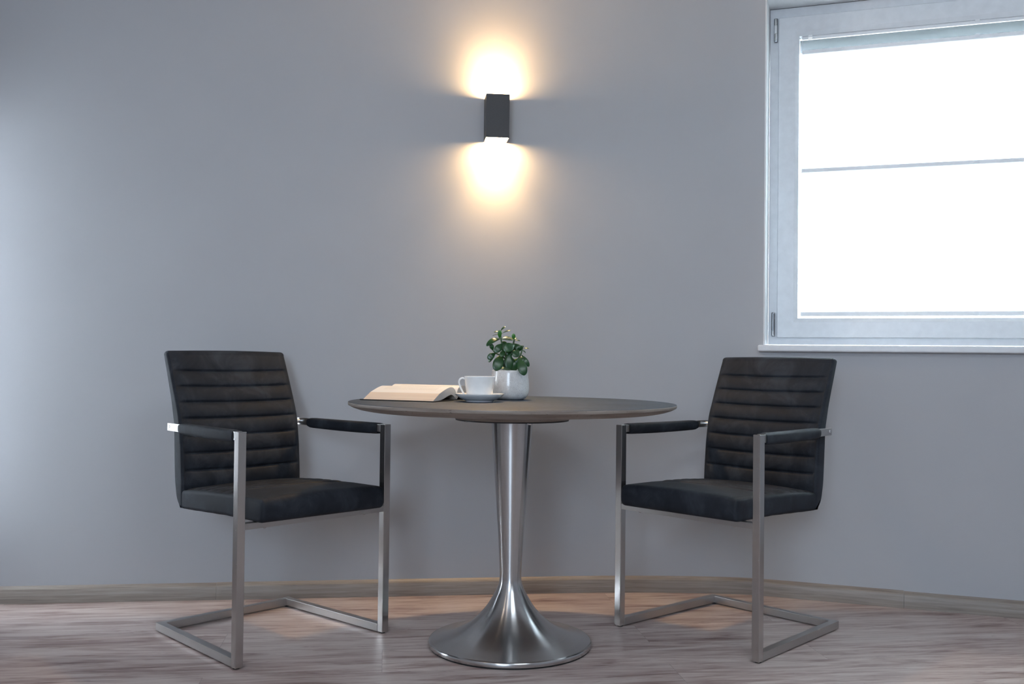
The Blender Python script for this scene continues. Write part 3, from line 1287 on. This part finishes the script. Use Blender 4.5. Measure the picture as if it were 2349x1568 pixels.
# ================================================================== jade plant
plx, ply = -0.0060, 3.246
plant = thing('potted_jade_plant', 'small jade plant with thick green leaves in a crackled white pot on the table', 'plant',
              (plx, ply, 0.75))
bm = bmesh.new()
lathe(bm, [(0.0, 0.0040), (0.036, 0.0040), (0.038, 0.0005), (0.044, 0.0005), (0.0520, 0.0045), (0.0590, 0.0120), (0.0628, 0.0215),
           (0.0640, 0.0330), (0.0635, 0.0480), (0.0618, 0.0680), (0.0598, 0.0860), (0.0588, 0.0945), (0.0580, 0.0965), (0.0568, 0.0966),
           (0.0560, 0.0950), (0.0572, 0.0800), (0.0, 0.0800)], 80)
link_mesh('pot', bm, M_CRACKLE, plant, angle=50)
bm = bmesh.new()
lathe(bm, [(0.0, 0.0880), (0.02, 0.0875), (0.04, 0.0855), (0.0565, 0.0840), (0.0565, 0.0802), (0.0, 0.0802)], 40)
link_mesh('soil', bm, M_SOIL, plant)
S = 0.000175


def pl(x, y, d=0.0):
    """plant coordinates: x to the right, y upward from the pot's foot, d towards the room"""
    return Vector(((x - 1155) * S, -d, (900 - y) * S + 0.0965))


def leaf(a, b, width, face, d0=0.0, d1=None, mat=None, bend=0.12, thick=0.24):
    """fleshy obovate leaf from stalk a to tip b; face 1 shows its blade to the room, 0 lies flat"""
    A = pl(a[0], a[1], d0)
    B = pl(b[0], b[1], d0 if d1 is None else d1)
    ax = B - A
    L = ax.length
    X = ax.normalized()
    view = Vector((0.15, -1, 0.25)) if face > 0.5 else Vector((0.1, -0.35 - face, 1.0))
    Z = (view - X * view.dot(X)).normalized()
    Y = Z.cross(X)
    W = width * S / 2 * 0.98
    bm = bmesh.new()
    n, m = 20, 16
    rings = []
    for i in range(n + 1):
        u = math.sin(PI / 2 * i / n)
        # narrow stalk, widest past the middle, blunt round tip
        w0 = max(0.0, 1 - ((u - 0.60) / 0.40) ** 2) ** 0.5 if u > 0.60 else 0.16 + 0.84 * math.sin(PI / 2 * u / 0.60) ** 1.35
        prof = max(w0, 0.16 if u < 0.5 else 0.02)
        c = A + X * (L * u) + Z * (bend * L * (math.sin(PI * u) * 0.6 - 0.3 * u * u))
        if i == n:
            rings.append([bm.verts.new(c)])
            continue
        ring = []
        for k in range(m):
            t = 2 * PI * k / m
            y = math.cos(t) * W * prof
            z = math.sin(t) * W * thick * max(prof, 0.25) + 0.10 * W * prof * math.cos(t) ** 2
            ring.append(bm.verts.new(c + Y * y + Z * z))
        rings.append(ring)
    for p, q in zip(rings, rings[1:]):
        for k in range(m):
            k2 = (k + 1) % m
            if len(q) == 1:
                bm.faces.new((p[k], p[k2], q[0]))
            else:
                bm.faces.new((p[k], p[k2], q[k2], q[k]))
    bm.faces.new(rings[0])
    link_mesh('leaf', bm, mat or M_LEAF, plant, angle=80)


def stem(pts, r0, r1):
    bm = bmesh.new()
    P = smooth_pts([pl(*p) for p in pts], 5)
    tube(bm, P, [r0 + (r1 - r0) * i / (len(P) - 1) for i in range(len(P))], 10)
    link_mesh('stem', bm, M_STEM, plant)


stem([(1150, 960, 0), (1120, 760, 0.002), (1050, 560, 0.004), (985, 330, 0.006), (975, 160, 0.006)], 0.0055, 0.0018)
stem([(1160, 950, 0), (1150, 720, 0.0), (1190, 520, 0.004), (1228, 340, 0.008), (1225, 300, 0.008)], 0.0050, 0.0018)
stem([(1170, 950, 0.004), (1240, 790, 0.010), (1340, 640, 0.016), (1385, 500, 0.016), (1385, 470, 0.016)], 0.0045, 0.0016)
stem([(1110, 740, 0.002), (1010, 640, 0.010), (880, 580, 0.016), (825, 520, 0.018)], 0.0035, 0.0014)

Y_, G_, L_ = M_LEAF_YOUNG, M_LEAF_PALE, M_LEAF_LIME
leaf((975, 160), (1060, 72), 58, 0, 0.006, 0.002)
leaf((992, 215), (1168, 145), 74, 0, 0.006, 0.012)
leaf((975, 170), (848, 190), 62, 0, 0.006, 0.016, G_)
leaf((955, 235), (820, 244), 52, 0, 0.004, -0.012)
leaf((952, 300), (955, 150), 84, 1, 0.010, 0.016, Y_)
leaf((985, 310), (708, 432), 140, 0.3, 0.008, 0.026, None, 0.22)
leaf((985, 330), (1222, 328), 135, 0.1, 0.008, 0.030, G_)
leaf((1000, 300), (1190, 285), 105, 0, 0.004, -0.018)
leaf((975, 318), (858, 318), 80, 0.2, 0.012, 0.034, G_)
leaf((1222, 330), (1214, 210), 76, 1, 0.010, 0.014, Y_)
leaf((1230, 335), (1345, 345), 58, 0, 0.008, 0.012)
leaf((1230, 325), (1286, 282), 48, 0, 0.006, -0.010)
leaf((1215, 335), (1080, 270), 90, 0, 0.004, -0.018)
leaf((835, 535), (786, 405), 88, 1, 0.018, 0.022)
leaf((880, 580), (738, 690), 120, 0.7, 0.016, 0.028)
leaf((885, 590), (752, 750), 95, 0.4, 0.014, 0.014)
leaf((1010, 400), (875, 565), 140, 1, 0.012, 0.034)
leaf((1000, 600), (885, 905), 205, 1, 0.016, 0.046, None, 0.08)
leaf((1240, 415), (1040, 525), 185, 1, 0.014, 0.044)
leaf((1235, 395), (1355, 530), 125, 0.8, 0.004, 0.010)
leaf((1320, 520), (1225, 640), 160, 1, 0.018, 0.044, None, 0.1)
leaf((1145, 545), (1130, 900), 165, 1, 0.018, 0.034, None, 0.05)
leaf((1160, 640), (1260, 905), 160, 1, 0.008, 0.024)
leaf((930, 868), (1170, 895), 95, 0.3, 0.030, 0.040, G_)
leaf((1325, 660), (1425, 985), 185, 1, 0.040, 0.066, None, 0.08)
leaf((1375, 610), (1512, 825), 98, 1, 0.018, 0.030)
leaf((1340, 640), (1408, 730), 80, 1, 0.028, 0.040)
leaf((1388, 495), (1512, 486), 66, 0.1, 0.016, 0.024, G_)
leaf((1388, 510), (1325, 440), 78, 0.7, 0.016, 0.022)
leaf((1380, 520), (1455, 570), 55, 0.2, 0.016, 0.012)
leaf((1385, 480), (1395, 430), 48, 1, 0.012, 0.010)
leaf((1290, 680), (1220, 775), 85, 1, 0.006, 0.012, L_)
leaf((1330, 660), (1255, 815), 80, 1, 0.014, 0.018)
leaf((1050, 530), (985, 640), 105, 1, 0.014, 0.040)
leaf((1100, 560), (1035, 420), 120, 1, -0.004, -0.014)
leaf((1110, 640), (1060, 860), 130, 1, 0.002, 0.012)
leaf((1200, 560), (1260, 430), 130, 1, -0.006, -0.020)
leaf((1080, 500), (1010, 560), 100, 1, 0.008, 0.030)
leaf((1180, 480), (1120, 640), 140, 1, 0.006, 0.020)
leaf((1010, 470), (1070, 360), 120, 1, -0.002, -0.010)
leaf((1130, 700), (1020, 820), 130, 1, 0.000, 0.010)
leaf((1290, 740), (1330, 880), 110, 1, 0.004, 0.016)

# ================================================================== open book
bk_a = Vector((-0.4673, 3.0782, 0.75))
bk_b = Vector((-0.2356, 2.983, 0.75))
ang = math.atan2(bk_b.y - bk_a.y, bk_b.x - bk_a.x)
book = thing('open_book', 'thick open book with cream pages and black cover at the left of the table', 'book', bk_a, ang)
BLEN = (bk_b - bk_a).length
# local: x along the spine, y from the near fore edge to the far fore edge, z up


def page_block(name, top, bottom, fore_first):
    """block of pages; top / bottom = (y,z) curves from fore edge to gutter"""
    tp = smooth_pts([(0, y, z) for y, z in top], 6)
    bt = smooth_pts([(0, y, z) for y, z in bottom], 6)
    bm = bmesh.new()
    uvl = bm.loops.layers.uv.new('UVMap')
    L = [[bm.verts.new((x, p.y, p.z)) for p in tp] for x in (0.003, BLEN - 0.003)]
    Bq = [[bm.verts.new((x, p.y, p.z)) for p in bt] for x in (0.003, BLEN - 0.003)]
    acc = [0.0]
    for a, b in zip(tp, tp[1:]):
        acc.append(acc[-1] + (b - a).length)
    for i in range(len(tp) - 1):
        f = bm.faces.new((L[0][i], L[0][i + 1], L[1][i + 1], L[1][i]))
        f.material_index = 0
        for lp, (u, w) in zip(f.loops, ((acc[i], 0.0), (acc[i + 1], 0.0), (acc[i + 1], BLEN), (acc[i], BLEN))):
            lp[uvl].uv = (u, w)
    for i in range(len(bt) - 1):
        f = bm.faces.new((Bq[0][i], Bq[1][i], Bq[1][i + 1], Bq[0][i + 1]))
        f.material_index = 1
    f = bm.faces.new((L[0][0], L[1][0], Bq[1][0], Bq[0][0]))            # fore edge
    f.material_index = 1
    f = bm.faces.new((L[0][-1], Bq[0][-1], Bq[1][-1], L[1][-1]))        # gutter
    f.material_index = 1
    n_ = min(len(tp), len(bt))
    for side in (0, 1):
        a, b = L[side], Bq[side]
        for i in range(n_ - 1):
            f = bm.faces.new((a[i], a[i + 1], b[i + 1], b[i]))
            f.material_index = 2
    return link_mesh(name, bm, [M_PAGE, M_PAGE_EDGE, M_PAGE_SIDE], book, angle=40)


M_PAGE_SIDE = simple('page_head_edges', (0.62, 0.57, 0.53), 0.8, var=0.06, vscale=500)
near_top = [(0.045, 0.0245), (0.070, 0.0320), (0.095, 0.0385), (0.120, 0.0425), (0.142, 0.0400), (0.157, 0.0300), (0.163, 0.0200)]
near_bot = [(0.001, 0.0032), (0.040, 0.0034), (0.070, 0.0070), (0.100, 0.0145), (0.128, 0.0185), (0.148, 0.0130), (0.161, 0.0035)]
far_top = [(0.295, 0.0240), (0.272, 0.0330), (0.248, 0.0405), (0.222, 0.0455), (0.197, 0.0455), (0.176, 0.0360), (0.166, 0.0205)]
far_bot = [(0.338, 0.0032), (0.300, 0.0034), (0.265, 0.0070), (0.232, 0.0145), (0.204, 0.0185), (0.182, 0.0120), (0.168, 0.0035)]
o = page_block('page_block', near_top, near_bot, True)
o = page_block('page_block', far_top, far_bot, False)
bm = bmesh.new()
box(bm, (-0.006, -0.006, 0.0004), (BLEN + 0.004, 0.152, 0.0031), 0.0008)
box(bm, (-0.006, 0.150, 0.0004), (BLEN + 0.004, 0.180, 0.0026), 0.0006)
box(bm, (-0.006, 0.178, 0.0004), (BLEN + 0.004, 0.346, 0.0031), 0.0008)
link_mesh('cover', bm, M_COVER, book)
